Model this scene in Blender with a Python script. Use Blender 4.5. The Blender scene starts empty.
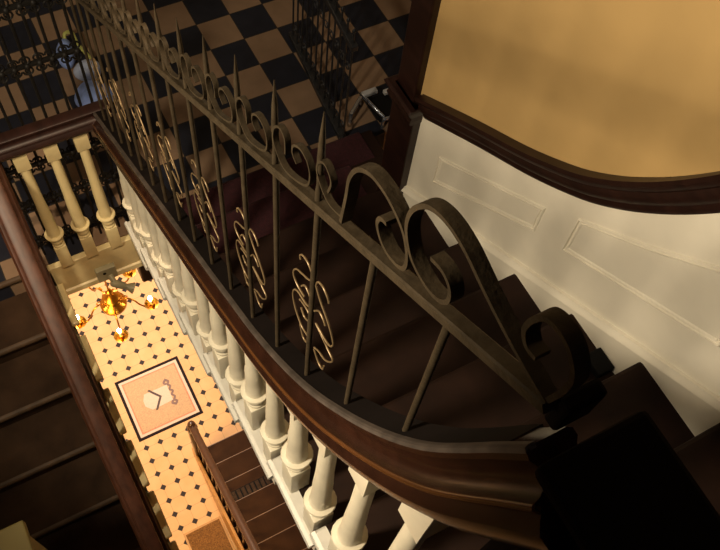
import bpy, bmesh, math, random
from mathutils import Vector, Matrix
random.seed(7)
S = bpy.context.scene
COL = S.collection
OZ = 8.67            # height of the eye above the hall floor; geometry below is written relative to eye level
PI = math.pi
ORG = {}

# ------------------------------------------------------------------ materials
def mat(name, col, rough=0.5, metal=0.0, noise=0.0, nscale=8.0, bump=0.0, bscale=40.0, stretch=(1, 1, 1), coat=0.0, spec=0.5):
    m = bpy.data.materials.new(name); m.use_nodes = True
    nt = m.node_tree; b = nt.nodes['Principled BSDF']
    b.inputs['Base Color'].default_value = (*col, 1)
    b.inputs['Roughness'].default_value = rough
    b.inputs['Metallic'].default_value = metal
    b.inputs['Coat Weight'].default_value = coat
    b.inputs['Coat Roughness'].default_value = 0.2
    b.inputs['Specular IOR Level'].default_value = spec
    if noise or bump:
        tc = nt.nodes.new('ShaderNodeTexCoord'); mp = nt.nodes.new('ShaderNodeMapping')
        mp.inputs['Scale'].default_value = stretch
        nt.links.new(tc.outputs['Object'], mp.inputs['Vector'])
        n = nt.nodes.new('ShaderNodeTexNoise'); n.inputs['Scale'].default_value = nscale; n.inputs['Detail'].default_value = 6
        nt.links.new(mp.outputs['Vector'], n.inputs['Vector'])
        if noise:
            r = nt.nodes.new('ShaderNodeValToRGB')
            r.color_ramp.elements[0].position = 0.3; r.color_ramp.elements[1].position = 0.7
            r.color_ramp.elements[0].color = (*[max(0, c * (1 - noise)) for c in col], 1)
            r.color_ramp.elements[1].color = (*[min(1, c * (1 + noise)) for c in col], 1)
            nt.links.new(n.outputs['Fac'], r.inputs['Fac']); nt.links.new(r.outputs['Color'], b.inputs['Base Color'])
        if bump:
            n2 = nt.nodes.new('ShaderNodeTexNoise'); n2.inputs['Scale'].default_value = bscale; n2.inputs['Detail'].default_value = 4
            nt.links.new(mp.outputs['Vector'], n2.inputs['Vector'])
            bp = nt.nodes.new('ShaderNodeBump'); bp.inputs['Strength'].default_value = bump; bp.inputs['Distance'].default_value = 0.01
            nt.links.new(n2.outputs['Fac'], bp.inputs['Height']); nt.links.new(bp.outputs['Normal'], b.inputs['Normal'])
    return m

def math_node(nt, op, a, b=None):
    n = nt.nodes.new('ShaderNodeMath'); n.operation = op
    for i, v in enumerate((a, b)):
        if v is None: continue
        if isinstance(v, (int, float)): n.inputs[i].default_value = v
        else: nt.links.new(v, n.inputs[i])
    return n.outputs[0]

def mix(nt, fac, a, b):
    n = nt.nodes.new('ShaderNodeMix'); n.data_type = 'RGBA'
    nt.links.new(fac, n.inputs['Factor'])
    for k, v in (('A', a), ('B', b)):
        s = [i for i in n.inputs if i.name == k and i.type == 'RGBA'][0]
        if isinstance(v, tuple): s.default_value = (*v, 1)
        else: nt.links.new(v, s)
    return [o for o in n.outputs if o.type == 'RGBA'][0]

def coords(nt):
    g = nt.nodes.new('ShaderNodeNewGeometry'); s = nt.nodes.new('ShaderNodeSeparateXYZ')
    nt.links.new(g.outputs['Position'], s.inputs[0]); return g, s.outputs['X'], s.outputs['Y']

def noise_rgb(nt, g, scale, c0, c1):
    n = nt.nodes.new('ShaderNodeTexNoise'); n.inputs['Scale'].default_value = scale; n.inputs['Detail'].default_value = 5
    nt.links.new(g.outputs['Position'], n.inputs['Vector'])
    return mix(nt, n.outputs['Fac'], c0, c1)

def mat_octagon():
    m = bpy.data.materials.new('octagon_tile'); m.use_nodes = True
    nt = m.node_tree; b = nt.nodes['Principled BSDF']; c = 0.15
    g, x, y = coords(nt)
    u = math_node(nt, 'DIVIDE', math_node(nt, 'ADD', x, 0.1027), c)
    v = math_node(nt, 'DIVIDE', math_node(nt, 'SUBTRACT', y, 2.972), c)
    fu = math_node(nt, 'ABSOLUTE', math_node(nt, 'SUBTRACT', math_node(nt, 'FRACT', math_node(nt, 'ADD', u, 0.5)), 0.5))
    fv = math_node(nt, 'ABSOLUTE', math_node(nt, 'SUBTRACT', math_node(nt, 'FRACT', math_node(nt, 'ADD', v, 0.5)), 0.5))
    sm = math_node(nt, 'ADD', fu, fv)
    dot = math_node(nt, 'LESS_THAN', sm, 0.215)
    grout = math_node(nt, 'LESS_THAN', math_node(nt, 'MINIMUM', fu, fv), 0.012)
    edge = math_node(nt, 'LESS_THAN', math_node(nt, 'ABSOLUTE', math_node(nt, 'SUBTRACT', sm, 0.225)), 0.012)
    grout = math_node(nt, 'MAXIMUM', grout, edge)
    base = noise_rgb(nt, g, 7, (0.64, 0.41, 0.19), (0.80, 0.56, 0.32))
    col = mix(nt, grout, base, (0.42, 0.30, 0.17))
    col = mix(nt, dot, col, (0.014, 0.010, 0.014))
    nt.links.new(col, b.inputs['Base Color']); b.inputs['Roughness'].default_value = 0.6; b.inputs['Specular IOR Level'].default_value = 0.3
    return m

def mat_checker():
    m = bpy.data.materials.new('checker_tile'); m.use_nodes = True
    nt = m.node_tree; b = nt.nodes['Principled BSDF']; s = 0.1948
    g, x, y = coords(nt)
    u = math_node(nt, 'DIVIDE', math_node(nt, 'SUBTRACT', x, 5.398 * s), s)
    v = math_node(nt, 'DIVIDE', math_node(nt, 'SUBTRACT', y, 16.740 * s), s)
    par = math_node(nt, 'MODULO', math_node(nt, 'ADD', math_node(nt, 'ADD', math_node(nt, 'FLOOR', u), math_node(nt, 'FLOOR', v)), 200.0), 2.0)
    par = math_node(nt, 'GREATER_THAN', par, 0.5)
    fu = math_node(nt, 'MINIMUM', math_node(nt, 'FRACT', u), math_node(nt, 'SUBTRACT', 1.0, math_node(nt, 'FRACT', u)))
    fv = math_node(nt, 'MINIMUM', math_node(nt, 'FRACT', v), math_node(nt, 'SUBTRACT', 1.0, math_node(nt, 'FRACT', v)))
    gr = math_node(nt, 'LESS_THAN', math_node(nt, 'MINIMUM', fu, fv), 0.012)
    light = noise_rgb(nt, g, 11, (0.20, 0.13, 0.08), (0.30, 0.20, 0.13))
    dark = noise_rgb(nt, g, 17, (0.007, 0.008, 0.014), (0.018, 0.020, 0.034))
    col = mix(nt, par, dark, light)
    col = mix(nt, gr, col, (0.03, 0.025, 0.02))
    nt.links.new(col, b.inputs['Base Color']); b.inputs['Roughness'].default_value = 0.7; b.inputs['Specular IOR Level'].default_value = 0.25
    return m

def mat_emit(name, col, strength):
    m = bpy.data.materials.new(name); m.use_nodes = True
    b = m.node_tree.nodes['Principled BSDF']
    b.inputs['Base Color'].default_value = (*col, 1)
    b.inputs['Emission Color'].default_value = (*col, 1); b.inputs['Emission Strength'].default_value = strength
    return m

M = {
 'cream': mat('cream_paint', (0.77, 0.72, 0.57), 0.38, noise=0.06, nscale=14, bump=0.08, bscale=60),
 'cream_yellow': mat('yellowed_cream_paint', (0.74, 0.62, 0.33), 0.4, noise=0.08, nscale=12, bump=0.08),
 'white': mat('white_paint', (0.78, 0.77, 0.70), 0.42, noise=0.06, nscale=30, bump=0.1, bscale=80),
 'dado': mat('dado_paint', (0.85, 0.81, 0.69), 0.5, noise=0.05, nscale=5, bump=0.06, bscale=30),
 'ochre': mat('ochre_wall', (0.54, 0.36, 0.145), 0.75, noise=0.07, nscale=3, bump=0.10, bscale=14),
 'darkwood': mat('dark_varnished_wood', (0.020, 0.0078, 0.0055), 0.42, noise=0.35, nscale=6, stretch=(6, 1, 6), spec=0.3),
 'rail': mat('mahogany_rail', (0.022, 0.0080, 0.0045), 0.25, noise=0.35, nscale=7, stretch=(6, 1, 6), coat=0.1, spec=0.35),
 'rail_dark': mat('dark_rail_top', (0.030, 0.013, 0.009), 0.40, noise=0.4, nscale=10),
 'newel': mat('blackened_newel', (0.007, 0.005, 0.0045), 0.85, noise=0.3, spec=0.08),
 'rail_left': mat('red_mahogany_rail', (0.070, 0.025, 0.013), 0.42, noise=0.35, nscale=7, stretch=(6, 1, 6), spec=0.35),
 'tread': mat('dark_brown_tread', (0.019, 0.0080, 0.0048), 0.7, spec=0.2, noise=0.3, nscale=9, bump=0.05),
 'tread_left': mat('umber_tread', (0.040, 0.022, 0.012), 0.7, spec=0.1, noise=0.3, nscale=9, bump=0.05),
 'nosing': mat('worn_nosing', (0.075, 0.046, 0.026), 0.55, spec=0.2, noise=0.3, nscale=15),
 'hall_tread': mat('brown_hall_tread', (0.040, 0.019, 0.009), 0.7, spec=0.1, noise=0.2),
 'hall_nosing': mat('pale_nosing', (0.16, 0.10, 0.06), 0.5, noise=0.2),
 'hall_rail': mat('red_brown_rail', (0.042, 0.016, 0.010), 0.3, noise=0.3, stretch=(6, 1, 6), coat=0.4),
 'hall_string': mat('orange_oak', (0.50, 0.29, 0.11), 0.35, noise=0.2),
 'iron': mat('bronzed_iron', (0.040, 0.030, 0.018), 0.5, metal=0.0, spec=0.12, noise=0.25, nscale=40, bump=0.15, bscale=120),
 'iron_edge': mat('brass_wire', (0.22, 0.155, 0.08), 0.4, metal=0.4, noise=0.2, nscale=40),
 'black_iron': mat('black_iron', (0.010, 0.009, 0.008), 0.55, metal=0.0, spec=0.2, noise=0.3, nscale=30),
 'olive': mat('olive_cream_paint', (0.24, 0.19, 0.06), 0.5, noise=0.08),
 'bead': mat('orange_glint_bead', (0.10, 0.038, 0.011), 0.16, coat=0.8, noise=0.2),  # lighter orange than the rail, stands in for a reflected lamp glint
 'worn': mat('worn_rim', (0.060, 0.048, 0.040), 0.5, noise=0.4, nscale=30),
 'steel': mat('dark_steel', (0.035, 0.037, 0.042), 0.4, metal=0.5, noise=0.3, nscale=30),
 'burgundy': mat('burgundy_carpet', (0.036, 0.006, 0.010), 0.95, noise=0.3, nscale=60, bump=0.4, bscale=300),
 'coir': mat('coir', (0.24, 0.12, 0.035), 0.95, noise=0.5, nscale=90, bump=0.8, bscale=300),
 'brass': mat('polished_brass', (0.52, 0.24, 0.03), 0.30, metal=1.0),
 'candle': mat('candle_tube', (0.85, 0.75, 0.5), 0.5),
 'grey': mat('grey_green_paint', (0.36, 0.34, 0.22), 0.45, noise=0.08),
 'blackhole': mat('black_plastic', (0.008, 0.008, 0.008), 0.6, spec=0.1),
 'plaster': mat('soffit_plaster', (0.55, 0.48, 0.36), 0.8, noise=0.05),
 'hallwall': mat('hall_plaster', (0.62, 0.50, 0.32), 0.8, noise=0.05),
 'mos_dark': mat('dark_mosaic', (0.020, 0.014, 0.018), 0.8, spec=0.08, noise=0.4, nscale=80),
 'mos_white': mat('white_mosaic', (0.58, 0.50, 0.42), 0.5, noise=0.1, nscale=120),
 'mos_red': mat('red_mosaic', (0.50, 0.20, 0.09), 0.5, noise=0.25, nscale=120),
 'mos_tan': mat('tan_mosaic', (0.47, 0.31, 0.15), 0.5, noise=0.18, nscale=90),
 'blue': mat('blue_cloth', (0.26, 0.38, 0.80), 0.6, noise=0.25, nscale=20),
 'pale_blue': mat('pale_blue_cloth', (0.50, 0.60, 0.90), 0.6, noise=0.2, nscale=20),
 'lime': mat('yellow_green_strap', (0.42, 0.44, 0.12), 0.5),
 'chrome': mat('dull_chrome', (0.5, 0.55, 0.65), 0.25, metal=0.9),
 'white_pl': mat('white_plastic', (0.5, 0.52, 0.55), 0.4),
 'slate': mat('grey_brown_slat', (0.045, 0.030, 0.021), 0.7, spec=0.1, noise=0.3, nscale=40),
 'copper': mat('copper_strip', (0.55, 0.25, 0.12), 0.4, metal=0.4),
 'octagon': mat_octagon(), 'checker': mat_checker(),
 'bulb': mat_emit('lit_bulb', (1.0, 0.85, 0.6), 40.0),
}

# ------------------------------------------------------------------ mesh building
class MB:
    def __init__(s): s.bm = bmesh.new()
    def quadloop(s, a, b):
        n = len(a)
        for i in range(n):
            try: s.bm.faces.new((a[i], a[(i + 1) % n], b[(i + 1) % n], b[i]))
            except ValueError: pass
    def box(s, x0, x1, y0, y1, z0, z1, bev=0.0):
        vs = [s.bm.verts.new((x, y, z)) for z in (z0, z1) for x, y in ((x0, y0), (x1, y0), (x1, y1), (x0, y1))]
        fs = [s.bm.faces.new(vs[0:4]), s.bm.faces.new(vs[4:8])]
        for i in range(4): fs.append(s.bm.faces.new((vs[i], vs[(i + 1) % 4], vs[4 + (i + 1) % 4], vs[4 + i])))
        if bev:
            es = {e for f in fs for e in f.edges}
            bmesh.ops.bevel(s.bm, geom=list(es), offset=bev, segments=2, profile=0.5, affect='EDGES')
        return s
    def hexa(s, low, high):
        a = [s.bm.verts.new(p) for p in low]; b = [s.bm.verts.new(p) for p in high]
        s.bm.faces.new(a); s.bm.faces.new(b); s.quadloop(a, b); return s
    def rings3(s, *rs):
        R = [[s.bm.verts.new(p) for p in r] for r in rs]
        for a, b in zip(R, R[1:]): s.quadloop(a, b)
        s.bm.faces.new(R[0]); s.bm.faces.new(R[-1]); return s
    def prism_x(s, yz, x0, x1):
        return s.hexa([(x0, y, z) for y, z in yz], [(x1, y, z) for y, z in yz])
    def prism_y(s, xz, y0, y1):
        return s.hexa([(x, y0, z) for x, z in xz], [(x, y1, z) for x, z in xz])
    def prism_z(s, xy, z0, z1):
        return s.hexa([(x, y, z0) for x, y in xy], [(x, y, z1) for x, y in xy])
    def sweep(s, path, prof, side=(1, 0, 0), closed=False):
        P = [Vector(p) for p in path]; side = Vector(side).normalized(); rings = []; flip = None
        for i, p in enumerate(P):
            if closed: t = P[(i + 1) % len(P)] - P[i - 1]
            else: t = P[min(i + 1, len(P) - 1)] - P[max(i - 1, 0)]
            t.normalize(); n = t.cross(side); n.normalize()
            if flip is None: flip = -1 if (n.z < 0 or (abs(n.z) < 1e-6 and n.y < 0)) else 1
            n = n * flip
            rings.append([s.bm.verts.new(p + side * u + n * v) for u, v in prof])
        for i in range(len(rings) - 1): s.quadloop(rings[i], rings[i + 1])
        if closed: s.quadloop(rings[-1], rings[0])
        else: s.bm.faces.new(rings[0]); s.bm.faces.new(rings[-1])
        return s
    def tube(s, path, r, seg=8, closed=False):
        P = [Vector(p) for p in path]; rings = []; up = None; N = len(P)
        rr = r if isinstance(r, (list, tuple)) else [r] * N
        for i, p in enumerate(P):
            if closed: t = P[(i + 1) % N] - P[i - 1]
            else: t = P[min(i + 1, N - 1)] - P[max(i - 1, 0)]
            t.normalize()
            if up is None:
                up = Vector((1, 0, 0)) if abs(t.x) < 0.9 else Vector((0, 0, 1))
            up = (up - t * up.dot(t)).normalized(); w = t.cross(up)
            rings.append([s.bm.verts.new(p + (up * math.cos(a) + w * math.sin(a)) * rr[i]) for a in [2 * PI * k / seg for k in range(seg)]])
        for i in range(N - 1): s.quadloop(rings[i], rings[i + 1])
        if closed: s.quadloop(rings[-1], rings[0])
        else: s.bm.faces.new(rings[0]); s.bm.faces.new(rings[-1])
        return s
    def lathe(s, c, prof, seg=18, axis=None):
        # prof: (radius, height)
        ax = Vector(axis).normalized() if axis else Vector((0, 0, 1))
        u = ax.orthogonal().normalized(); w = ax.cross(u); c = Vector(c); rings = []
        for r, h in prof:
            rings.append([s.bm.verts.new(c + ax * h + (u * math.cos(a) + w * math.sin(a)) * max(r, 1e-4)) for a in [2 * PI * k / seg for k in range(seg)]])
        for i in range(len(rings) - 1): s.quadloop(rings[i], rings[i + 1])
        s.bm.faces.new(rings[0]); s.bm.faces.new(rings[-1]); return s
    def build(s, name, m, parent=None, smooth=None, bevel=0.0):
        bm = s.bm
        bmesh.ops.recalc_face_normals(bm, faces=bm.faces)
        org = ORG.get(parent.name, Vector((0, 0, 0))) if parent else None
        if org is None:
            xs = [v.co.x for v in bm.verts]; ys = [v.co.y for v in bm.verts]; zs = [v.co.z for v in bm.verts]
            org = Vector(((min(xs) + max(xs)) / 2, (min(ys) + max(ys)) / 2, min(zs)))
        for v in bm.verts: v.co -= org
        if smooth is not None:
            for f in bm.faces: f.smooth = True
            for e in bm.edges:
                if len(e.link_faces) == 2 and e.calc_face_angle(0) > math.radians(smooth): e.smooth = False
        me = bpy.data.meshes.new(name); bm.to_mesh(me); bm.free(); me.materials.append(m)
        o = bpy.data.objects.new(name, me); COL.objects.link(o)
        if parent: o.parent = parent
        else: o.location = org + Vector((0, 0, OZ))
        ORG[o.name] = org
        if bevel:
            bv = o.modifiers.new('bevel', 'BEVEL'); bv.width = bevel; bv.segments = 2; bv.limit_method = 'ANGLE'
        return o

def thing(name, loc, label, cat, group=None):
    o = bpy.data.objects.new(name, None); COL.objects.link(o); o.empty_display_size = 0.1
    o.location = Vector(loc) + Vector((0, 0, OZ)); ORG[o.name] = Vector(loc)
    return tag(o, label, cat, group)
def tag(o, label, cat, group=None):
    o['label'] = label; o['category'] = cat
    if group: o['group'] = group
    return o
def struct(o): o['kind'] = 'structure'; return o

def smooth_path(pts, n=6):
    P = [Vector(p) for p in pts]; out = []
    for i in range(len(P) - 1):
        p0 = P[max(i - 1, 0)]; p1 = P[i]; p2 = P[i + 1]; p3 = P[min(i + 2, len(P) - 1)]
        for k in range(n):
            t = k / n
            out.append(0.5 * ((2 * p1) + (p2 - p0) * t + (2 * p0 - 5 * p1 + 4 * p2 - p3) * t * t + (3 * p1 - p0 - 3 * p2 + p3) * t ** 3))
    out.append(P[-1]); return out
def interp(tab, x):
    tab = sorted(tab)
    if x <= tab[0][0]:
        (a, b), (c, d) = tab[0], tab[1]
    elif x >= tab[-1][0]:
        (a, b), (c, d) = tab[-2], tab[-1]
    else:
        for i in range(len(tab) - 1):
            if tab[i][0] <= x <= tab[i + 1][0]: (a, b), (c, d) = tab[i], tab[i + 1]; break
    return b + (d - b) * (x - a) / (c - a)

# ------------------------------------------------------------------ levels
HALL = -8.67
L1 = -3.48
def ny(n): return 0.617 + 0.255 * n        # nosing of the right-hand flight
def nz(n): return -2.318 - 0.166 * n
def zt(y): return -2.318 - 0.651 * (y - 0.617)
XW = 1.30            # wall face beside the right-hand flight

# ------------------------------------------------------------------ setting
struct(MB().box(-2.6, 3.4, -2.4, 7.0, HALL - 0.2, HALL).build('floor', M['octagon']))
# landing slab with checker tiles
struct(MB().prism_z([(-1.45, 2.185), (0.27, 2.185), (0.27, 2.20), (3.4, 2.20), (3.4, 7.0), (-2.6, 7.0), (-2.6, 2.185)], L1 - 0.30, L1).build('floor_landing', M['checker']))
wr = struct(MB().box(XW, XW + 0.16, -1.6, 1.58, -8.67, 1.6).build('wall_right', M['ochre']))
struct(MB().box(-1.45, -1.25, -2.4, 2.185, -8.67, 1.6).build('wall_left', M['hallwall']))
struct(MB().box(-2.6, 3.4, 7.0, 7.2, -8.67, 1.6).build('wall_back', M['hallwall']))
struct(MB().box(-2.8, -2.6, 2.185, 7.0, -8.67, 1.6).build('wall_far_left', M['hallwall']))
struct(MB().box(3.4, 3.6, -2.4, 7.0, -8.67, 1.6).build('wall_far_right', M['hallwall']))
# cream fascia on the edge of the landing, with its bead
f = MB().box(-0.155, 0.285, 2.155, 2.185, L1 - 0.245, L1 - 0.005)
struct(f.build('trim_1', M['cream_yellow'], bevel=0.003))
struct(MB().sweep([(-0.155, 2.155, L1 - 0.235), (0.285, 2.155, L1 - 0.235)], [(-0.016, -0.014), (-0.010, 0.012), (0.004, 0.018), (0.02, 0.018), (0.02, -0.014)], side=(0, 1, 0)).build('trim_2', M['cream_yellow']))
# dado board, wall string and mouldings on the right wall
rail_c = [(1.535, -2.365), (1.25, -2.18), (1.03, -2.045), (0.90, -1.955), (0.79, -1.868), (0.70, -1.778), (0.63, -1.695), (0.56, -1.60), (0.49, -1.49), (0.42, -1.365), (0.35, -1.225), (0.28, -1.06), (0.20, -0.86), (0.12, -0.63), (0.05, -0.40)]
poly = [(y, z) for y, z in rail_c] + [(0.05, zt(0.05) + 0.03), (1.535, zt(1.535) + 0.03)]
struct(MB().prism_x(poly, XW - 0.008, XW + 0.005).build('trim_3', M['dado']))
wallstr = [(-0.5, zt(-0.5) + 0.035), (1.535, zt(1.535) + 0.035), (1.535, zt(1.535) - 0.45), (-0.5, zt(-0.5) - 0.45)]
struct(MB().prism_x(wallstr, XW - 0.016, XW + 0.004).build('baseboard_right', M['dado'], bevel=0.003))
bead = [(-0.010, -0.012), (-0.016, -0.004), (-0.012, 0.004), (-0.006, 0.008), (-0.004, 0.016), (0.008, 0.018), (0.008, -0.012)]
struct(MB().sweep([(XW - 0.014, 1.535, zt(1.535) + 0.04), (XW - 0.014, -0.3, zt(-0.3) + 0.04)], bead).build('trim_4', M['dado'], smooth=50))
chair = [(0.02, -0.044), (-0.010, -0.044), (-0.016, -0.034), (-0.016, -0.020), (-0.026, -0.010), (-0.030, 0.006), (-0.026, 0.018), (-0.036, 0.026), (-0.040, 0.038), (-0.034, 0.048), (0.02, 0.048)]
struct(MB().sweep(smooth_path([(XW, y, z) for y, z in rail_c], 5), chair).build('trim_5', M['darkwood'], smooth=40))
def panel(name, c, w=0.016):
    mb = MB()
    n = len(c); cx = sum(p[0] for p in c) / n; cz = sum(p[1] for p in c) / n
    def inset(d):
        out = []
        for i in range(n):
            a = Vector(c[i - 1]); b = Vector(c[i]); e = Vector(c[(i + 1) % n])
            d1 = (b - a).normalized(); d2 = (e - b).normalized()
            n1 = Vector((-d1.y, d1.x)); n2 = Vector((-d2.y, d2.x))
            if n1.dot(Vector((cx, cz)) - b) < 0: n1 = -n1
            if n2.dot(Vector((cx, cz)) - b) < 0: n2 = -n2
            k = (n1 + n2) / (1 + n1.dot(n2))
            out.append(b + k * d)
        return out
    rings = []
    for d, h in ((-0.002, 0.0), (0.0, 0.005), (0.003, 0.006), (0.005, 0.001), (0.010, 0.0005), (0.012, 0.004), (0.015, 0.0035), (0.018, 0.0)):
        rings.append([mb.bm.verts.new((XW - 0.008 - h, p.x, p.y)) for p in inset(d)])
    for a, b in zip(rings, rings[1:]): mb.quadloop(a, b)
    return struct(mb.build(name, M['dado']))
panel('trim_6', [(1.384, -2.473), (0.88, -2.100), (0.878, -2.229), (1.385, -2.632)])
panel('trim_7', [(0.761, -1.989), (0.56, -1.818), (0.386, -1.65), (0.25, -1.46), (0.25, -1.83), (0.759, -2.157)])
# dark timber end of the wall
struct(MB().box(XW - 0.045, XW + 0.20, 1.532, 1.68, L1 - 0.3, -2.42).build('trim_8', M['darkwood'], bevel=0.006))
struct(MB().box(XW - 0.03, XW + 0.20, 1.575, 1.69, -2.42, 1.6).build('trim_9', M['darkwood'], bevel=0.006))
for i, (z, h, p) in enumerate(((-2.40, 0.085, 0.0), (-2.94, 0.05, -0.006))):
    mb = MB()
    x1 = XW - 0.045; y0 = 1.532 ; y1 = 1.68; pr = [(0.0, -h / 2), (0.012, -h / 2), (0.018, -h / 4), (0.012, 0.0), (0.026, h / 4), (0.030, h / 2 - 0.01), (0.02, h / 2), (0.0, h / 2)]
    rings = []
    for (x, y, dx, dy) in ((XW + 0.02, y0, 0, -1), (x1, y0, -1, -1), (x1, y1, -1, 1), (XW + 0.2, y1, 0, 1)):
        rings.append([mb.bm.verts.new((x + dx * (u + p), y + dy * (u + p) * (0.25 if dy < 0 else 1), z + v)) for u, v in pr])
    for a, b in zip(rings, rings[1:]): mb.quadloop(a, b)
    mb.bm.faces.new(rings[0]); mb.bm.faces.new(rings[-1])
    struct(mb.build('trim_%d' % (10 + i), M['darkwood'], bevel=0.002))

# ------------------------------------------------------------------ right-hand flight
st = thing('staircase', (0.8, 1.0, L1), 'dark brown flight of stairs between the pale panelled wall and the curved handrail', 'staircase')
XB = 0.280           # baluster line
for n in range(-4, 7):
    y0, z0 = ny(n), nz(n)
    yb = ny(n - 1) - 0.035 if n > -4 else y0 - 1.2
    xr = XW - 0.016 if n < 4 else XW - 0.046
    if n >= 5: xr = 1.50
    if n == 5: xr = XW - 0.046 if yb < 1.80 else 1.5
    mb = MB()
    T = 0.032; xa = 0.292
    # rounded nosing profile, extruded along x
    prof = [(yb, z0), (y0 - 0.012, z0), (y0 - 0.003, z0 - 0.006), (y0, z0 - 0.016), (y0 - 0.003, z0 - 0.026), (y0 - 0.012, z0 - T), (yb, z0 - T)]
    mb.prism_x(prof, xa, xr)
    if n == 5: mb.prism_x([(1.685, z0)] + prof[1:-1] + [(1.685, z0 - T)], xr, 1.50)
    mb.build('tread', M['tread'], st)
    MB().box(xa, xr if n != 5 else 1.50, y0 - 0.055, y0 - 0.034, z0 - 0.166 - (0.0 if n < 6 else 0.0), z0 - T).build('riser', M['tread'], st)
    # painted tread end with returned nosing
    yr = ny(n - 1) - 0.005
    mb = MB().prism_x([(yr, z0 + 0.0005), (y0 - 0.012, z0 + 0.0005), (y0 - 0.003, z0 - 0.006), (y0, z0 - 0.016), (y0 - 0.003, z0 - 0.026), (y0 - 0.012, z0 - T), (yr, z0 - T)], 0.262, xa)
    mb.sweep([(0.262, y0 - 0.002, z0 - 0.016), (0.262, yr, z0 - 0.016)], [(0.0, 0.016), (-0.010, 0.011), (-0.014, 0.0), (-0.010, -0.011), (0.0, -0.016)])
    mb.sweep([(0.272, y0 - 0.02, z0 - T - 0.006), (0.272, yr + 0.01, z0 - T - 0.006)], [(0.012, 0.008), (-0.012, 0.008), (-0.008, -0.002), (0.0, -0.010), (0.012, -0.012)])
    mb.build('tread_end', M['white'], st, smooth=40)
    # scroll bracket under the tread end
    bz = z0 - T - 0.012
    MB().prism_x([(y0 - 0.03, bz), (yr + 0.0, bz), (yr + 0.0, bz - 0.075), (yr + 0.035, bz - 0.085), (yr + 0.075, bz - 0.055), (yr + 0.13, bz - 0.045), (y0 - 0.06, bz - 0.012), (y0 - 0.03, bz - 0.01)], 0.270, 0.280).build('bracket', M['white'], st)
ys = [(ny(6) - 0.035, L1 - 0.02)]
sp = [(ny(6) - 0.035, L1)]
for n in range(6, -5, -1):
    sp += [(ny(n) - 0.035, nz(n) - 0.03), (ny(n - 1) - 0.035, nz(n) - 0.03)]
low = [(ny(-5) - 0.035, zt(ny(-5)) - 0.25), (ny(6) - 0.035, zt(ny(6)) - 0.23)]
MB().prism_x(sp + low, 0.279, 0.312).build('string', M['white'], st)
MB().prism_x([(ny(6) - 0.08, zt(ny(6)) - 0.20), (ny(-5), zt(ny(-5)) - 0.20), (ny(-5), zt(ny(-5)) - 0.235), (ny(6) - 0.08, zt(ny(6)) - 0.235)], 0.30, XW - 0.05).build('soffit', M['plaster'], st)
MB().box(0.258, 0.345, 2.19, 2.31, -3.99, L1 - 0.30).build('newel_drop', M['darkwood'], st, bevel=0.01)

# burgundy carpet over the lowest steps
cp = MB()
for n in (5, 6):
    y0, z0 = ny(n), nz(n); yb = ny(n - 1) - 0.034
    cp.prism_x([(yb, z0), (yb, z0 + 0.008), (y0 - 0.006, z0 + 0.008), (y0 + 0.008, z0 - 0.004), (y0 + 0.009, z0 - 0.03), (y0 - 0.024, z0 - 0.045), (y0 - 0.024, z0 - 0.158), (y0 - 0.0335, z0 - 0.158), (y0 - 0.0335, z0 - 0.034), (y0, z0 - 0.03), (y0, z0 - 0.006), (y0 - 0.012, z0)], 0.42, 1.24 if n == 5 else 1.44)
tag(cp.build('stair_carpet', M['burgundy']), 'burgundy carpet covering the lowest dark steps beside the checkered landing', 'carpet')

tag(MB().box(XW - 0.078, XW - 0.018, 0.40, 0.475, nz(0) + 0.0005, nz(0) + 0.03, 0.004).build('cable_box', M['blackhole']), 'small black box on a dark stair tread against the pale wall', 'box')

# ------------------------------------------------------------------ balustrade of the right-hand flight
hh = [(0.04, 1.44), (0.08, 1.345), (0.10, 1.30), (0.124, 1.245), (0.167, 1.14), (0.23, 1.043), (0.29, 0.972), (0.353, 0.912), (0.415, 0.862), (0.479, 0.824), (0.54, 0.797), (0.60, 0.778), (0.70, 0.762), (0.9, 0.757), (2.2, 0.757)]
def zh(y): return zt(y) + interp(hh, y)
bt = thing('balustrade', (XB, 1.0, L1), 'cream turned balusters under a mahogany handrail that sweeps up to a dark newel', 'balustrade')
def slope(y): return (zh(y + 0.012) - zh(y - 0.012)) / 0.024
top_pts = smooth_path([(XB, y, zh(y)) for y in (2.16, 1.9, 1.6, 1.3, 1.1, 0.9, 0.8, 0.7, 0.62, 0.55, 0.48, 0.415, 0.353, 0.29, 0.23, 0.18, 0.145, 0.115, 0.09)], 4)
rp = []; under = []
for i in range(len(top_pts)):
    t = (top_pts[min(i + 1, len(top_pts) - 1)] - top_pts[max(i - 1, 0)]).normalized()
    nrm = Vector((0, -t.z, t.y)); nrm = nrm if nrm.z > 0 else -nrm
    rp.append(top_pts[i] - nrm * 0.046); u = top_pts[i] - nrm * 0.098; under.append((u.y, u.z))
half = [(0.018, 0.046), (0.023, 0.043), (0.024, 0.036), (0.020, 0.030), (0.018, 0.022), (0.021, 0.013), (0.029, 0.007), (0.035, 0.005), (0.037, 0.000), (0.033, -0.004), (0.038, -0.010), (0.043, -0.020), (0.041, -0.032), (0.032, -0.044), (0.022, -0.052)]
hprof = half + [(-u, v) for u, v in reversed(half)]
MB().sweep(rp, hprof).build('handrail', M['rail'], bt, smooth=35)

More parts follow.
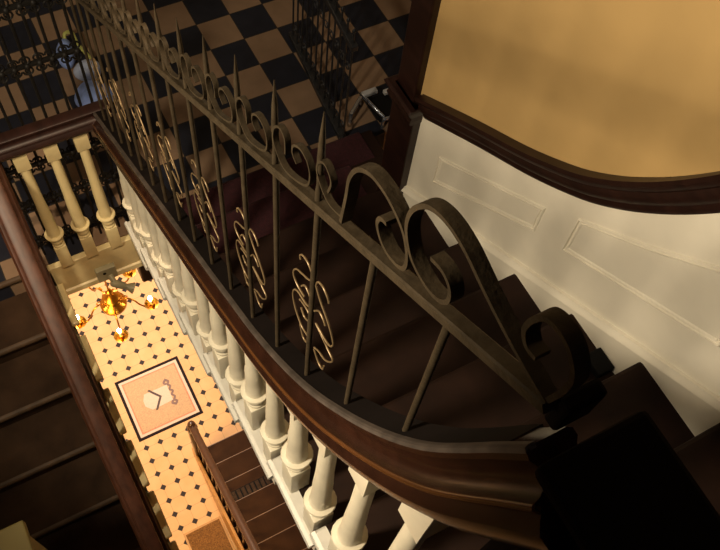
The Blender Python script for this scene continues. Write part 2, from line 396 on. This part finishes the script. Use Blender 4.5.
MB().sweep([p for p in top_pts[:-3]], [(-0.0165, -0.002), (-0.0165, 0.0012), (0.024, 0.0012), (0.024, -0.002)]).build('rail_top', M['newel'], bt)
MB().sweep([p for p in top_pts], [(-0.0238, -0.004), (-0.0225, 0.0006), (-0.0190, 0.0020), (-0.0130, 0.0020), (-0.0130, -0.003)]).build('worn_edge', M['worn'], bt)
def baluster(mb, x, y, z0, ztop, w=0.028):
    L = ztop(y) - z0
    h = 0.165
    mb.box(x - w, x + w, y - w, y + w, z0, z0 + h, 0.003)
    prof = [(0.021, h - 0.004), (0.026, h + 0.004), (0.026, h + 0.010), (0.021, h + 0.015), (0.022, h + 0.020), (0.0275, h + 0.030), (0.0295, h + 0.044), (0.0275, h + 0.056), (0.022, h + 0.066), (0.0205, h + 0.072), (0.028, h + 0.076), (0.0395, h + 0.078), (0.0410, h + 0.082), (0.0395, h + 0.087), (0.0285, h + 0.090), (0.0270, h + 0.100), (0.0255, h + 0.112), (0.0265, h + 0.122), (0.0245, h + 0.128), (0.0248, h + 0.17), (0.0235, h + 0.25), (0.0205, h + 0.5 * (L - h)), (0.0185, L - 0.115), (0.0185, L - 0.060)]
    mb.lathe((x, y, z0), prof, 18)
    b = 0.0265; zb = z0 + L - 0.100 - abs(ztop(y + 0.025) - ztop(y - 0.025)) * 0.5
    c = 0.012
    low = [(x - b + c, y - b + c, zb - 0.012), (x + b - c, y - b + c, zb - 0.012), (x + b - c, y + b - c, zb - 0.012), (x - b + c, y + b - c, zb - 0.012)]
    mid = [(x - b, y - b, zb + 0.008), (x + b, y - b, zb + 0.008), (x + b, y + b, zb + 0.008), (x - b, y + b, zb + 0.008)]
    top = [(px, py, ztop(py) + 0.012) for px, py, _ in mid]
    mb.rings3(low, mid, top)
def zunder(y): return interp(under, y)
for n in range(6, -2, -1):
    for d in (0.085, 0.2125):
        y = ny(n) - d
        if y < 0.12: continue
        mb = MB(); baluster(mb, XB + 0.016, y, nz(n) + 0.0005, zunder); mb.build('baluster', M['cream'], bt, smooth=35)
# last balusters, close under the steep part of the rail
mb = MB(); baluster(mb, XB + 0.014, 0.150, nz(-1) + 0.0005, zunder, 0.028); mb.build('baluster', M['cream'], bt, smooth=35)
# glossy bead along the side of the rail, its orange colour painting a lamp's glint
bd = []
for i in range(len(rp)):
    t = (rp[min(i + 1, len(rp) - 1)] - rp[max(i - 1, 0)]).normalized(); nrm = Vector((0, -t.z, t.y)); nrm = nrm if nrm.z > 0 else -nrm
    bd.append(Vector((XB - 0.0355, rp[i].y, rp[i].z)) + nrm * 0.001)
MB().tube(bd, 0.0042, 10).build('side_glint_bead', M['bead'], bt, smooth=60)
# newel post
nw = MB()
nw.box(0.268, 0.340, -0.200, 0.060, nz(-2) - 0.3, -0.662, 0.004)
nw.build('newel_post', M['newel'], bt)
nc = MB()
nc.box(0.256, 0.350, -0.215, 0.066, -0.664, -0.642, 0.006)
nc.box(0.246, 0.352, -0.220, 0.071, -0.643, -0.622, 0.006)
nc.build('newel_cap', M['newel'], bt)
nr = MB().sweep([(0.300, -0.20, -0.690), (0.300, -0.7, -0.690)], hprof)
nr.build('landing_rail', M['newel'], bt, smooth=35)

# ------------------------------------------------------------------ iron railing above the handrail
XI = 0.279
ir = thing('iron_railing', (XI, 1.0, -2.2), 'wrought iron railing with spear points and scrolls fixed above the sweeping handrail', 'railing')
def ztr(y): return -0.691 - 0.651 * (y - 0.228)      # top rail
MB().sweep([(XI, 2.16, ztr(2.16)), (XI, 0.104, ztr(0.104))], [(-0.009, -0.006), (-0.009, 0.004), (-0.007, 0.006), (0.006, 0.006), (0.008, 0.004), (0.008, -0.006)]).build('top_rail', M['iron'], ir)
strip = [(-0.0045, -0.0017), (-0.0045, 0.0017), (0.0035, 0.0017), (0.0035, -0.0017)]
wires = [
 [(0.04, 0.339), (0.042, 0.347), (0.033, 0.36), (0.017, 0.364), (0.005, 0.353), (0.004, 0.336), (0.015, 0.321), (0.034, 0.306), (0.052, 0.29), (0.061, 0.268), (0.057, 0.254), (0.042, 0.248), (0.023, 0.251)],
 [(0.034, 0.267), (0.023, 0.287), (0.011, 0.285), (0.003, 0.273), (0.004, 0.251), (0.016, 0.239), (0.03, 0.235), (0.044, 0.231), (0.056, 0.217), (0.061, 0.192), (0.051, 0.161), (0.028, 0.139), (0.005, 0.143), (-0.003, 0.14), (0.005, 0.116), (0.021, 0.109), (0.033, 0.135)],
 [(0.038, 0.216), (0.026, 0.223), (0.01, 0.226), (0.001, 0.219), (0.007, 0.197), (0.02, 0.188), (0.032, 0.198)],
 [(-0.008, 0.342), (-0.014, 0.362), (-0.028, 0.37), (-0.041, 0.364), (-0.046, 0.355)],
 [(-0.008, 0.342), (-0.023, 0.322), (-0.045, 0.304), (-0.061, 0.284), (-0.069, 0.263), (-0.061, 0.241), (-0.043, 0.234), (-0.026, 0.234), (-0.016, 0.233)],
 [(-0.009, 0.262), (-0.022, 0.285), (-0.035, 0.285), (-0.043, 0.277)],
 [(-0.016, 0.233), (-0.035, 0.227), (-0.057, 0.22), (-0.073, 0.214), (-0.067, 0.192), (-0.051, 0.168), (-0.032, 0.159), (-0.017, 0.144)],
 [(-0.017, 0.138), (-0.033, 0.12), (-0.048, 0.121), (-0.051, 0.142)],
]
ss = [(0.565, -0.859), (0.567, -0.830), (0.582, -0.826), (0.598, -0.848), (0.597, -0.876), (0.569, -0.893), (0.531, -0.872), (0.505, -0.846), (0.499, -0.820), (0.507, -0.802), (0.526, -0.800), (0.543, -0.815), (0.545, -0.832), (0.534, -0.840)]
zb0 = zh(0.491) + 0.002
ypk = []
y = 0.228
while y < 2.13:
    ypk.append(y); y += 0.1265 if y < 0.45 else 0.1195
for i, y in enumerate(ypk):
    zb = zh(y) + 0.002
    pk = MB().tube([(XI, y, zb), (XI, y, ztr(y))], 0.0047, 10).build('picket', M['iron'], ir, smooth=40)
    if i >= 2:
        # spear point
        z0 = ztr(y) + 0.005
        MB().lathe((XI, y + 0.002, z0), [(0.0044, 0), (0.0044, 0.02), (0.0034, 0.035), (0.0040, 0.06), (0.0046, 0.085), (0.0037, 0.12), (0.0006, 0.164)], 10).build('spear_point', M['iron'], ir, smooth=40)
        dy = y - ypk[2]
        mb = MB(); mb.sweep(smooth_path([(XI, a + dy, b - 0.651 * dy) for a, b in ss], 5), strip); mb.build('curl', M['iron_edge'] if False else M['iron'], ir, smooth=60)
    if i >= 2 and i % 2 == 0:
        mb = MB(); s = 1.0
        for w in wires:
            mb.tube(smooth_path([(XI, y + a, -1.405 + (zb - zb0) + b) for a, b in w], 5), 0.0016, 6)
        mb.build('wire_scroll', M['iron_edge'], ir, smooth=60)
A = [(0.418, -0.800), (0.413, -0.741), (0.411, -0.707), (0.399, -0.676), (0.377, -0.655), (0.353, -0.649), (0.331, -0.652), (0.313, -0.661), (0.302, -0.676), (0.297, -0.697), (0.302, -0.714), (0.321, -0.725), (0.340, -0.723), (0.352, -0.708), (0.349, -0.692), (0.338, -0.686)]
B = [(0.268, -0.640), (0.250, -0.634), (0.236, -0.641), (0.233, -0.660), (0.245, -0.678), (0.267, -0.685), (0.293, -0.678), (0.309, -0.650), (0.307, -0.618), (0.290, -0.588), (0.265, -0.574), (0.236, -0.574), (0.202, -0.585), (0.169, -0.594), (0.138, -0.600), (0.106, -0.604)]
Cc = [(0.133, -0.575), (0.146, -0.576), (0.154, -0.560), (0.147, -0.530), (0.130, -0.520), (0.114, -0.525), (0.102, -0.542), (0.101, -0.566), (0.106, -0.598)]
strip2 = [(-0.008, -0.0026), (-0.008, 0.0026), (0.006, 0.0026), (0.006, -0.0026)]
D = [(0.456, -0.795), (0.451, -0.768), (0.467, -0.756), (0.482, -0.772), (0.481, -0.795), (0.457, -0.812), (0.429, -0.802), (0.418, -0.790)]
MB().sweep(smooth_path([(XI, a, b) for a, b in D], 6), strip).build('curl', M['iron'], ir, smooth=60)
MB().box(0.283, 0.322, 0.090, 0.106, -0.650, -0.602, 0.004).build('end_block', M['newel'], ir)
for p in (A, B, Cc):
    MB().sweep(smooth_path([(XI, a, b) for a, b in p], 7), strip2).build('scroll', M['iron'], ir, smooth=60)

# ------------------------------------------------------------------ landing balustrade across the end of the well
lb = thing('landing_balustrade', (0.07, 2.16, L1), 'three pale yellow turned balusters under a dark rail across the end of the stairwell', 'balustrade')
MB().sweep([(-0.20, 2.16, -2.590), (0.33, 2.16, -2.590)], hprof, side=(0, 1, 0)).build('handrail', M['darkwood'], lb, smooth=35)
for x in (-0.042, 0.073, 0.188):
    mb = MB(); baluster(mb, x, 2.165, L1 - 0.005, lambda y: -2.645, 0.0265); mb.build('baluster', M['cream_yellow'], lb, smooth=35)

gr = thing('iron_grille', (0.07, 2.24, L1), 'black iron grille of close bars with scrollwork bands behind the three pale balusters', 'grille')
for k in range(11):
    x = -0.16 + 0.044 * k
    MB().tube([(x, 2.24, L1), (x, 2.24, -1.95)], 0.0056, 8).build('bar', M['black_iron'], gr, smooth=40)
for z in (-2.07, -2.33, -2.85, -3.09, -3.36):
    mb = MB().box(-0.17, 0.29, 2.232, 2.248, z - 0.006, z + 0.006)
    for k in range(11):
        x = -0.16 + 0.044 * k; s = 1 if k % 2 else -1
        c = []
        for j in range(15):
            a = j / 14 * 2.6 * PI; r = 0.020 * (1 - 0.6 * j / 14)
            c.append((x + s * r * math.cos(a), 2.238, z + 0.024 + r * math.sin(a)))
        mb.tube(c, 0.0038, 5)
        c = [(a, b, 2 * z - q) for a, b, q in c]
        mb.tube(c, 0.0038, 5)
        mb.lathe((x, 2.236, z - 0.011), [(0.004, 0), (0.011, 0.004), (0.012, 0.011), (0.009, 0.018), (0.003, 0.022)], 8)
    mb.build('scroll_band', M['black_iron'], gr, smooth=60)

# ------------------------------------------------------------------ left-hand flight, rising away to the landing
lf = thing('staircase', (-0.7, 1.0, -5.2), 'dark brown flight of stairs at the left, its treads descending towards the viewer', 'staircase')
def fy(k): return 2.165 - 0.233 * k
def fz(k): return L1 - 0.1515 * k
for k in range(0, 12):
    y0, z0 = fy(k), fz(k); yb = fy(k - 1) + 0.045 if k else 2.185
    T = 0.032
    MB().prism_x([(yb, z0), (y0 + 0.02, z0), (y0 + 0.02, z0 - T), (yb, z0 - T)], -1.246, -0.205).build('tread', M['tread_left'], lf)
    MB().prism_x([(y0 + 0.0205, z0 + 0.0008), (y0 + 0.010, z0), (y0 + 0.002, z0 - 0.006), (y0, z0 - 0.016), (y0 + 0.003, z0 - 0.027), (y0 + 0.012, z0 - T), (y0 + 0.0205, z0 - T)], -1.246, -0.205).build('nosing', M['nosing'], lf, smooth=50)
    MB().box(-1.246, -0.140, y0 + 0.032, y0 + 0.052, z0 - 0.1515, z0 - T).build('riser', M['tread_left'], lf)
    mb = MB().box(-0.205, -0.098, y0, fy(k - 1) + 0.012 if k else 2.16, z0 - T, z0 + 0.0005, 0.008)
    mb.build('tread_end', M['cream_yellow'], lf)
    bz = z0 - T
    MB().prism_x([(y0 + 0.03, bz), (fy(k - 1) + 0.0, bz), (fy(k - 1), bz - 0.07), (y0 + 0.14, bz - 0.05), (y0 + 0.05, bz - 0.012)], -0.125, -0.110).build('bracket', M['cream_yellow'], lf)
sp = []
for k in range(0, 12): sp += [(fy(k - 1) + 0.035 if k else 2.155, fz(k) - 0.03), (fy(k) + 0.035, fz(k) - 0.03)]
low = [(fy(11) + 0.035, fz(11) - 0.25), (2.155, L1 - 0.25)]
MB().prism_x(sp + low, -0.150, -0.125).build('string', M['cream_yellow'], lf)
def zl(y): return -2.575 - 0.650 * (2.16 - y)
lbal = thing('balustrade', (-0.165, 1.0, -4.2), 'reddish brown moulded handrail on cream balusters along the left edge of the stairwell', 'balustrade')
hp2 = [(u * 1.15, v * 0.95) for u, v in hprof]
MB().sweep([(-0.158, 2.16, zl(2.16) - 0.045), (-0.158, -0.5, zl(-0.5) - 0.045)], hp2).build('handrail', M['rail_left'], lbal, smooth=35)
for k in range(1, 12):
    for d in (0.065, 0.18):
        y = fy(k) + d
        mb = MB(); baluster(mb, -0.168, y, fz(k) + 0.0005, lambda q: zl(q) - 0.10, 0.025); mb.build('baluster', M['cream_yellow'], lbal, smooth=35)

struct(MB().box(-1.25, -0.098, -2.4, fy(11) + 0.03, fz(12) - 0.2, fz(12)).build('floor_half_landing', M['tread_left']))
# cream boxed post standing on the left flight
pp = thing('boxed_post', (-0.60, 0.90, fz(6)), 'olive cream square post rising from the dark stairs at the lower left', 'post')
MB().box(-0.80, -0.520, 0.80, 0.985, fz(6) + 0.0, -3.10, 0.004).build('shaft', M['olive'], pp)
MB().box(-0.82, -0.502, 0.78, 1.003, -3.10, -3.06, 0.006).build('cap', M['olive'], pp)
MB().box(-0.655, -0.640, 0.985, 1.09, -3.07, -3.055).build('copper_strip', M['copper'], pp)

# ------------------------------------------------------------------ things on the checkered landing
gd = thing('guard_railing', (1.45, 2.6, L1), 'low black iron guard railing standing on the checkered landing beside the doorway', 'railing')
def gx(y): return 1.42 + 0.10 * (y - 2.3)
def gbar(w, z0, z1): return MB().hexa([(gx(2.215) - w, 2.215, z0), (gx(2.215) + w, 2.215, z0), (gx(2.99) + w, 2.99, z0), (gx(2.99) - w, 2.99, z0)], [(gx(2.215) - w, 2.215, z1), (gx(2.215) + w, 2.215, z1), (gx(2.99) + w, 2.99, z1), (gx(2.99) - w, 2.99, z1)])
gbar(0.020, L1, L1 + 0.03).build('base_rail', M['steel'], gd, bevel=0.004)
gbar(0.017, -2.81, -2.78).build('top_rail', M['steel'], gd, bevel=0.004)
for k in range(12):
    y = 2.24 + 0.066 * k; x = gx(y)
    MB().tube([(x, y, L1 + 0.02), (x, y, -2.715)], 0.0050, 8).lathe((x, y, -2.72), [(0.005, 0), (0.009, 0.006), (0.010, 0.012), (0.006, 0.020), (0.001, 0.026)], 8).build('bar', M['steel'], gd, smooth=50)
for k in range(11):
    y = 2.273 + 0.066 * k; x = gx(y)
    for dz in (0.10, 0.52):
        c = []
        for j in range(13):
            a = j / 12 * 2.4 * PI; r = 0.026 * (1 - 0.55 * j / 12)
            c.append((x, y + r * math.cos(a) * (1 if k % 2 else -1), L1 + dz + r * math.sin(a)))
        MB().tube(c, 0.0035, 5).build('scrollwork', M['steel'], gd, smooth=60)

# metal frame lying behind the guard railing
mf = thing('metal_frame', (1.72, 2.34, L1), 'low metal frame with white strips on the landing behind the black guard railing', 'frame')
for nm, a, b in (('tube', (1.615, 2.43), (1.65, 2.25)), ('tube', (1.505, 2.335), (1.60, 2.41)), ('tube', (1.64, 2.235), (1.80, 2.235))):
    MB().tube([(a[0], a[1], L1), (a[0], a[1], L1 + 0.06), (b[0], b[1], L1 + 0.06), (b[0], b[1], L1)], 0.010, 8).build(nm, M['chrome'], mf, smooth=50)
MB().box(1.615, 1.700, 2.405, 2.435, L1 + 0.05, L1 + 0.072, 0.003).build('white_strip', M['white_pl'], mf)
MB().box(1.725, 1.785, 2.375, 2.400, L1 + 0.05, L1 + 0.072, 0.003).build('white_strip', M['white_pl'], mf)
MB().box(1.63, 1.80, 2.25, 2.40, L1 + 0.02, L1 + 0.045, 0.004).build('tray', M['blackhole'], mf)

# blue bag with a yellow-green strap
bg = thing('carrier_bag', (0.40, 3.14, L1), 'crumpled blue bag with a curved yellow-green strap lying on the landing behind the grille', 'bag')
def lump(c, r, rot, seed, m, name):
    bm = bmesh.new(); bmesh.ops.create_icosphere(bm, subdivisions=3, radius=1)
    rnd = random.Random(seed); dirs = [(Vector((rnd.uniform(-1, 1), rnd.uniform(-1, 1), rnd.uniform(-1, 1))).normalized(), rnd.uniform(-.22, .16)) for _ in range(14)]
    R = Matrix.Rotation(rot, 3, 'Z')
    for v in bm.verts:
        d = v.co.normalized(); s = 1 + sum(a * max(0, d.dot(q)) ** 6 for q, a in dirs)
        p = R @ Vector((d.x * r[0] * s, d.y * r[1] * s, max(d.z * s, -0.75) * r[2])); v.co = p + Vector(c)
    mb = MB(); mb.bm.free(); mb.bm = bm
    return mb.build(name, m, bg, smooth=70)
lump((0.385, 2.98, L1 + 0.045), (0.105, 0.10, 0.06), 0.5, 1, M['blue'], 'body')
lump((0.42, 3.15, L1 + 0.045), (0.07, 0.06, 0.06), 0.2, 2, M['pale_blue'], 'flap')
lump((0.355, 3.29, L1 + 0.045), (0.05, 0.08, 0.06), -0.2, 3, M['blue'], 'pocket')
MB().tube(smooth_path([(0.375, 3.32, L1 + 0.06), (0.385, 3.38, L1 + 0.09), (0.42, 3.36, L1 + 0.11), (0.425, 3.28, L1 + 0.10), (0.455, 3.18, L1 + 0.08)], 6), 0.010, 8).build('strap', M['lime'], bg, smooth=60)

# ------------------------------------------------------------------ spotlight under the landing edge
sl = thing('spotlight', (0.09, 2.15, L1 - 0.2), 'small grey-green spotlight on a square plate fixed to the cream fascia', 'spotlight')
MB().box(0.055, 0.150, 2.128, 2.156, L1 - 0.235, L1 - 0.135, 0.004).build('mounting_plate', M['grey'], sl)
MB().lathe((0.092, 2.129, L1 - 0.165), [(0.008, -0.004), (0.008, 0.004)], 10, axis=(0, -1, 0)).build('screw', M['blackhole'], sl)
MB().tube([(0.112, 2.13, L1 - 0.20), (0.118, 2.10, L1 - 0.215), (0.13, 2.075, L1 - 0.235)], 0.014, 10).build('arm', M['grey'], sl, smooth=50)
MB().lathe((0.102, 2.10, L1 - 0.215), [(0.008, 0), (0.017, 0.005), (0.019, 0.016), (0.019, 0.062), (0.015, 0.068), (0.014, 0.078), (0.026, 0.104), (0.029, 0.112), (0.024, 0.112), (0.010, 0.085)], 18, axis=(0.80, -0.45, -0.42)).build('lamp_head', M['grey'], sl, smooth=40)

# ------------------------------------------------------------------ brass chandelier hanging below the landing
CX, CY, CZ = 0.122, 3.20, -5.90
ch = thing('chandelier', (CX, CY, CZ), 'polished brass chandelier with lit candle bulbs hanging over the tiled hall', 'chandelier')
MB().tube([(CX, CY, CZ + 0.16), (CX, CY, L1 - 0.30)], 0.006, 8).build('rod', M['brass'], ch)
MB().lathe((CX, CY, CZ), [(0.006, -0.20), (0.016, -0.185), (0.020, -0.165), (0.010, -0.150), (0.03, -0.135), (0.075, -0.10), (0.098, -0.06), (0.100, -0.035), (0.082, -0.01), (0.045, 0.012), (0.028, 0.03), (0.034, 0.045), (0.060, 0.06), (0.066, 0.075), (0.05, 0.095), (0.024, 0.115), (0.018, 0.14), (0.028, 0.155), (0.020, 0.17), (0.007, 0.18)], 28).build('body', M['brass'], ch, smooth=35)
lights = []
for k in range(5):
    a = math.radians(-27 - 72 * k) ; d = Vector((math.cos(a), math.sin(a), 0)); c = Vector((CX, CY, CZ))
    q = lambda r, z: c + d * r + Vector((0, 0, z))
    am = MB().tube(smooth_path([q(0.05, 0.0), q(0.10, 0.045), q(0.155, 0.02), q(0.195, -0.055), q(0.24, -0.09), q(0.28, -0.07), q(0.285, -0.045)], 6), 0.0065, 8)
    am.tube(smooth_path([q(0.10, 0.045), q(0.12, 0.075), q(0.10, 0.09), q(0.085, 0.075)], 5), 0.004, 6)
    am = am.build('arm', M['brass'], ch, smooth=60)
    p = q(0.285, -0.05)
    MB().lathe(p, [(0.006, -0.02), (0.03, -0.008), (0.050, 0.008), (0.054, 0.016), (0.047, 0.014), (0.02, 0.004), (0.017, 0.03), (0.019, 0.034), (0.012, 0.035)], 18).build('drip_pan', M['brass'], am, smooth=40)
    MB().lathe(p, [(0.011, 0.03), (0.011, 0.075), (0.006, 0.077)], 12).build('candle_tube', M['candle'], am, smooth=40)
    MB().lathe(p, [(0.007, 0.077), (0.012, 0.086), (0.016, 0.10), (0.014, 0.115), (0.008, 0.13), (0.001, 0.142)], 12).build('bulb', M['bulb'], am, smooth=60)
    lights.append(p + Vector((0, 0, 0.17)))

# ------------------------------------------------------------------ ground floor hall
mp = thing('mosaic_panel', (0.208, 3.42, HALL), 'square mosaic with dark border and pale emblem set in the hall floor', 'floor panel')
def sq(mb, h, z): return mb.prism_z([(0.208 - h, 3.42 - h * 1.02), (0.208 + h, 3.42 - h * 1.02), (0.208 + h, 3.42 + h * 1.02), (0.208 - h, 3.42 + h * 1.02)], HALL + 0.0, HALL + z)
for nm, h, z, m in (('dark_border', 0.352, 0.003, 'mos_dark'), ('white_border', 0.322, 0.0036, 'mos_white'), ('red_border', 0.296, 0.0042, 'mos_red'), ('field', 0.280, 0.0048, 'mos_tan')):
    sq(MB(), h, z).build(nm, M[m], mp)
E0 = HALL + 0.0048
MB().prism_z([(0.052, 3.455), (0.085, 3.520), (0.150, 3.520), (0.335, 3.520), (0.335, 3.335), (0.160, 3.325), (0.105, 3.325), (0.050, 3.39)], E0 - 0.002, E0 + 0.0008).build('shield', M['mos_white'], mp)
MB().prism_z([(0.128, 3.540), (0.150, 3.548), (0.245, 3.425), (0.155, 3.300), (0.133, 3.306), (0.216, 3.425)], E0 - 0.001, E0 + 0.0014).build('chevron', mat('slate_mosaic', (0.07, 0.05, 0.055), 0.7, noise=0.3, nscale=90), mp)
mb = MB()
pts = []
mb.tube(smooth_path([(0.34, 3.575, E0), (0.315, 3.55, E0), (0.34, 3.525, E0), (0.365, 3.55, E0), (0.335, 3.585, E0)], 6), 0.012, 6)
mb.tube(smooth_path([(0.345, 3.52, E0), (0.365, 3.49, E0), (0.345, 3.46, E0), (0.37, 3.43, E0), (0.345, 3.40, E0), (0.365, 3.365, E0), (0.345, 3.335, E0)], 5), 0.011, 6)
mb.tube(smooth_path([(0.34, 3.285, E0), (0.315, 3.305, E0), (0.34, 3.33, E0), (0.367, 3.305, E0), (0.335, 3.275, E0)], 6), 0.012, 6)
for v in mb.bm.verts: v.co.z = E0 + max(-0.001, min(0.0012, v.co.z - E0))
mb.build('scroll_motif', mat('plum_mosaic', (0.16, 0.09, 0.08), 0.5, noise=0.3, nscale=90), mp)

dm = thing('doormat', (0.12, 1.66, HALL), 'brown coir doormat on the octagon tiled floor beside the hall stairs', 'doormat')
MB().box(-0.085, 0.265, 1.35, 1.985, HALL, HALL + 0.014, 0.004).build('pile', M['coir'], dm)
mb = MB()
for a in ((-0.105, -0.085, 1.33, 2.005), (0.265, 0.285, 1.33, 2.005)): mb.box(*a, HALL, HALL + 0.010)
mb.box(-0.105, 0.285, 1.985, 2.005, HALL, HALL + 0.0095); mb.box(-0.105, 0.285, 1.33, 1.35, HALL, HALL + 0.0095)
mb.build('border', M['hall_string'], dm)

hs = thing('staircase', (0.9, 2.0, HALL), 'brown lower flight of stairs with pale nosings rising from the tiled hall', 'staircase')
def hy(m): return 2.66 - 0.25 * m
def hz(m): return HALL + 0.17 * (m + 1)
for m_ in range(0, 11):
    y0, z0 = hy(m_), hz(m_); yb = hy(m_ + 1) - 0.03
    MB().box(0.322, 1.29, yb, y0 - 0.010, z0 - 0.03, z0).build('tread', M['hall_tread'], hs)
    MB().prism_x([(y0 - 0.010, z0 + 0.0008), (y0 - 0.005, z0), (y0 - 0.001, z0 - 0.008), (y0, z0 - 0.017), (y0 - 0.003, z0 - 0.03), (y0 - 0.010, z0 - 0.03)], 0.322, 1.29).build('nosing', M['hall_nosing'], hs)
    MB().box(0.36, 1.29, y0 - 0.05, y0 - 0.03, z0 - 0.17, z0 - 0.03).build('riser', M['hall_tread'], hs)
MB().prism_x([(2.72, HALL), (2.72, HALL + 0.16), (hy(0) - 0.05, hz(0) + 0.06), (hy(11), hz(11) + 0.02), (hy(11), hz(11) - 0.35), (1.9, HALL)], 0.296, 0.322).build('string', M['hall_string'], hs, bevel=0.006)
hb = thing('balustrade', (0.345, 2.0, HALL), 'red-brown handrail with a round-topped newel at the foot of the lower hall stairs', 'balustrade')
XH = 0.350
zr = lambda y: HALL + 0.17 + 0.68 * (2.66 - y) + 0.86
MB().sweep([(XH, 2.60, zr(2.60) - 0.03), (XH, 0.0, zr(0.0) - 0.03)], [(-0.02, 0.03), (0.02, 0.03), (0.032, 0.02), (0.034, 0.005), (0.026, -0.01), (0.018, -0.03), (-0.018, -0.03), (-0.026, -0.01), (-0.034, 0.005), (-0.032, 0.02)]).build('handrail', M['hall_rail'], hb, smooth=40)
MB().box(XH - 0.045, XH + 0.045, 2.59, 2.68, HALL, HALL + 0.95, 0.006).lathe((XH, 2.635, HALL + 0.95), [(0.048, 0), (0.050, 0.012), (0.042, 0.03), (0.026, 0.045), (0.022, 0.06), (0.034, 0.075), (0.040, 0.095), (0.036, 0.115), (0.024, 0.13), (0.005, 0.135)], 16).build('newel_post', M['hall_rail'], hb, smooth=40)
for m_ in range(0, 10):
    for d in (0.07, 0.19):
        y = hy(m_) - d
        MB().lathe((XH, y, hz(m_)), [(0.018, 0), (0.018, 0.12), (0.012, 0.14), (0.02, 0.2), (0.013, 0.3), (0.011, 0.6), (0.016, zr(y) - hz(m_) - 0.055)], 10).build('baluster', M['hall_rail'], hb, smooth=40)
vt = thing('floor_vent', (0.6, 1.95, hz(2)), 'row of small dark slats lying along a brown tread of the hall stairs', 'vent')
for k in range(9):
    x = 0.40 + 0.048 * k
    MB().box(x, x + 0.034, 1.945, 2.035, hz(2) + 0.0, hz(2) + 0.018, 0.003).build('slat', M['slate'], vt)
MB().box(0.39, 0.84, 1.935, 2.045, hz(2), hz(2) + 0.004).build('backing', M['blackhole'], vt)

# ------------------------------------------------------------------ lights
def lamp(name, kind, loc, energy, col, size=0.1, rot=None, spot=None, blend=0.5):
    l = bpy.data.lights.new(name, kind); l.energy = energy; l.color = col
    if kind == 'AREA': l.size = size
    else: l.shadow_soft_size = size
    if kind == 'SPOT' and spot: l.spot_size = spot; l.spot_blend = blend
    o = bpy.data.objects.new(name, l); COL.objects.link(o); o.location = Vector(loc) + Vector((0, 0, OZ))
    if rot: o.rotation_euler = (Vector(rot) - Vector(loc)).to_track_quat('-Z', 'Y').to_euler()
    return o
def aim(loc, az, el): return (loc[0] + math.cos(math.radians(el)) * math.cos(math.radians(az)), loc[1] + math.cos(math.radians(el)) * math.sin(math.radians(az)), loc[2] + math.sin(math.radians(el)))
lamp('hall_lamp', 'AREA', (0.3, 5.3, -4.2), 270.0, (1.0, 0.74, 0.56), 0.5, rot=(0.2, 4.9, -8.67))
lamp('floor_fill_light', 'AREA', (-0.75, 2.3, -5.4), 62.0, (1.0, 0.60, 0.22), 0.4, rot=(0.1, 2.7, -8.67))  # added fill, no fitting here; turns the near hall floor orange
WL = (-1.13, 0.65, -0.28)
lamp('wall_lamp', 'SPOT', WL, 228.0, (1.0, 0.82, 0.58), 0.11, rot=aim(WL, 40, -20), spot=math.radians(116), blend=0.18)
SL = (-1.12, 0.55, -1.0)
lamp('stair_lamp', 'SPOT', SL, 34.0, (1.0, 0.80, 0.54), 0.08, rot=aim(SL, 10, -48), spot=math.radians(104), blend=0.3)
lamp('well_fill_spot', 'SPOT', (0.0, 0.15, 1.1), 400.0, (1.0, 0.72, 0.46), 0.04, rot=(0.04, 2.18, -3.36), spot=math.radians(15), blend=0.6)  # added fill in open air, brightens the landing fascia and balusters
lamp('landing_lamp', 'POINT', (1.2, 4.2, -1.4), 11.0, (1.0, 0.72, 0.42), 0.15)

w = bpy.data.worlds.new('World'); S.world = w; w.use_nodes = True
w.node_tree.nodes['Background'].inputs['Color'].default_value = (0.55, 0.62, 0.9, 1)
w.node_tree.nodes['Background'].inputs['Strength'].default_value = 0.02

# ------------------------------------------------------------------ camera
cam = bpy.data.cameras.new('Camera'); co = bpy.data.objects.new('Camera', cam); COL.objects.link(co)
cam.sensor_width = 36.0; cam.lens = 853.683 * 36.0 / 720.0; cam.clip_start = 0.02; cam.clip_end = 60
Rc = Matrix.Rotation(math.radians(-36.57310), 3, 'Z') @ Matrix.Rotation(math.radians(28.60915), 3, 'X') @ Matrix.Rotation(math.radians(9.67268), 3, 'Z')
co.matrix_world = Matrix.Translation((0, 0, OZ)) @ Rc.to_4x4()
S.camera = co
S.view_settings.view_transform = 'Standard'; S.view_settings.look = 'None'; S.view_settings.gamma = 1.0
S.view_settings.use_curve_mapping = False
S.view_settings.exposure = 0.0
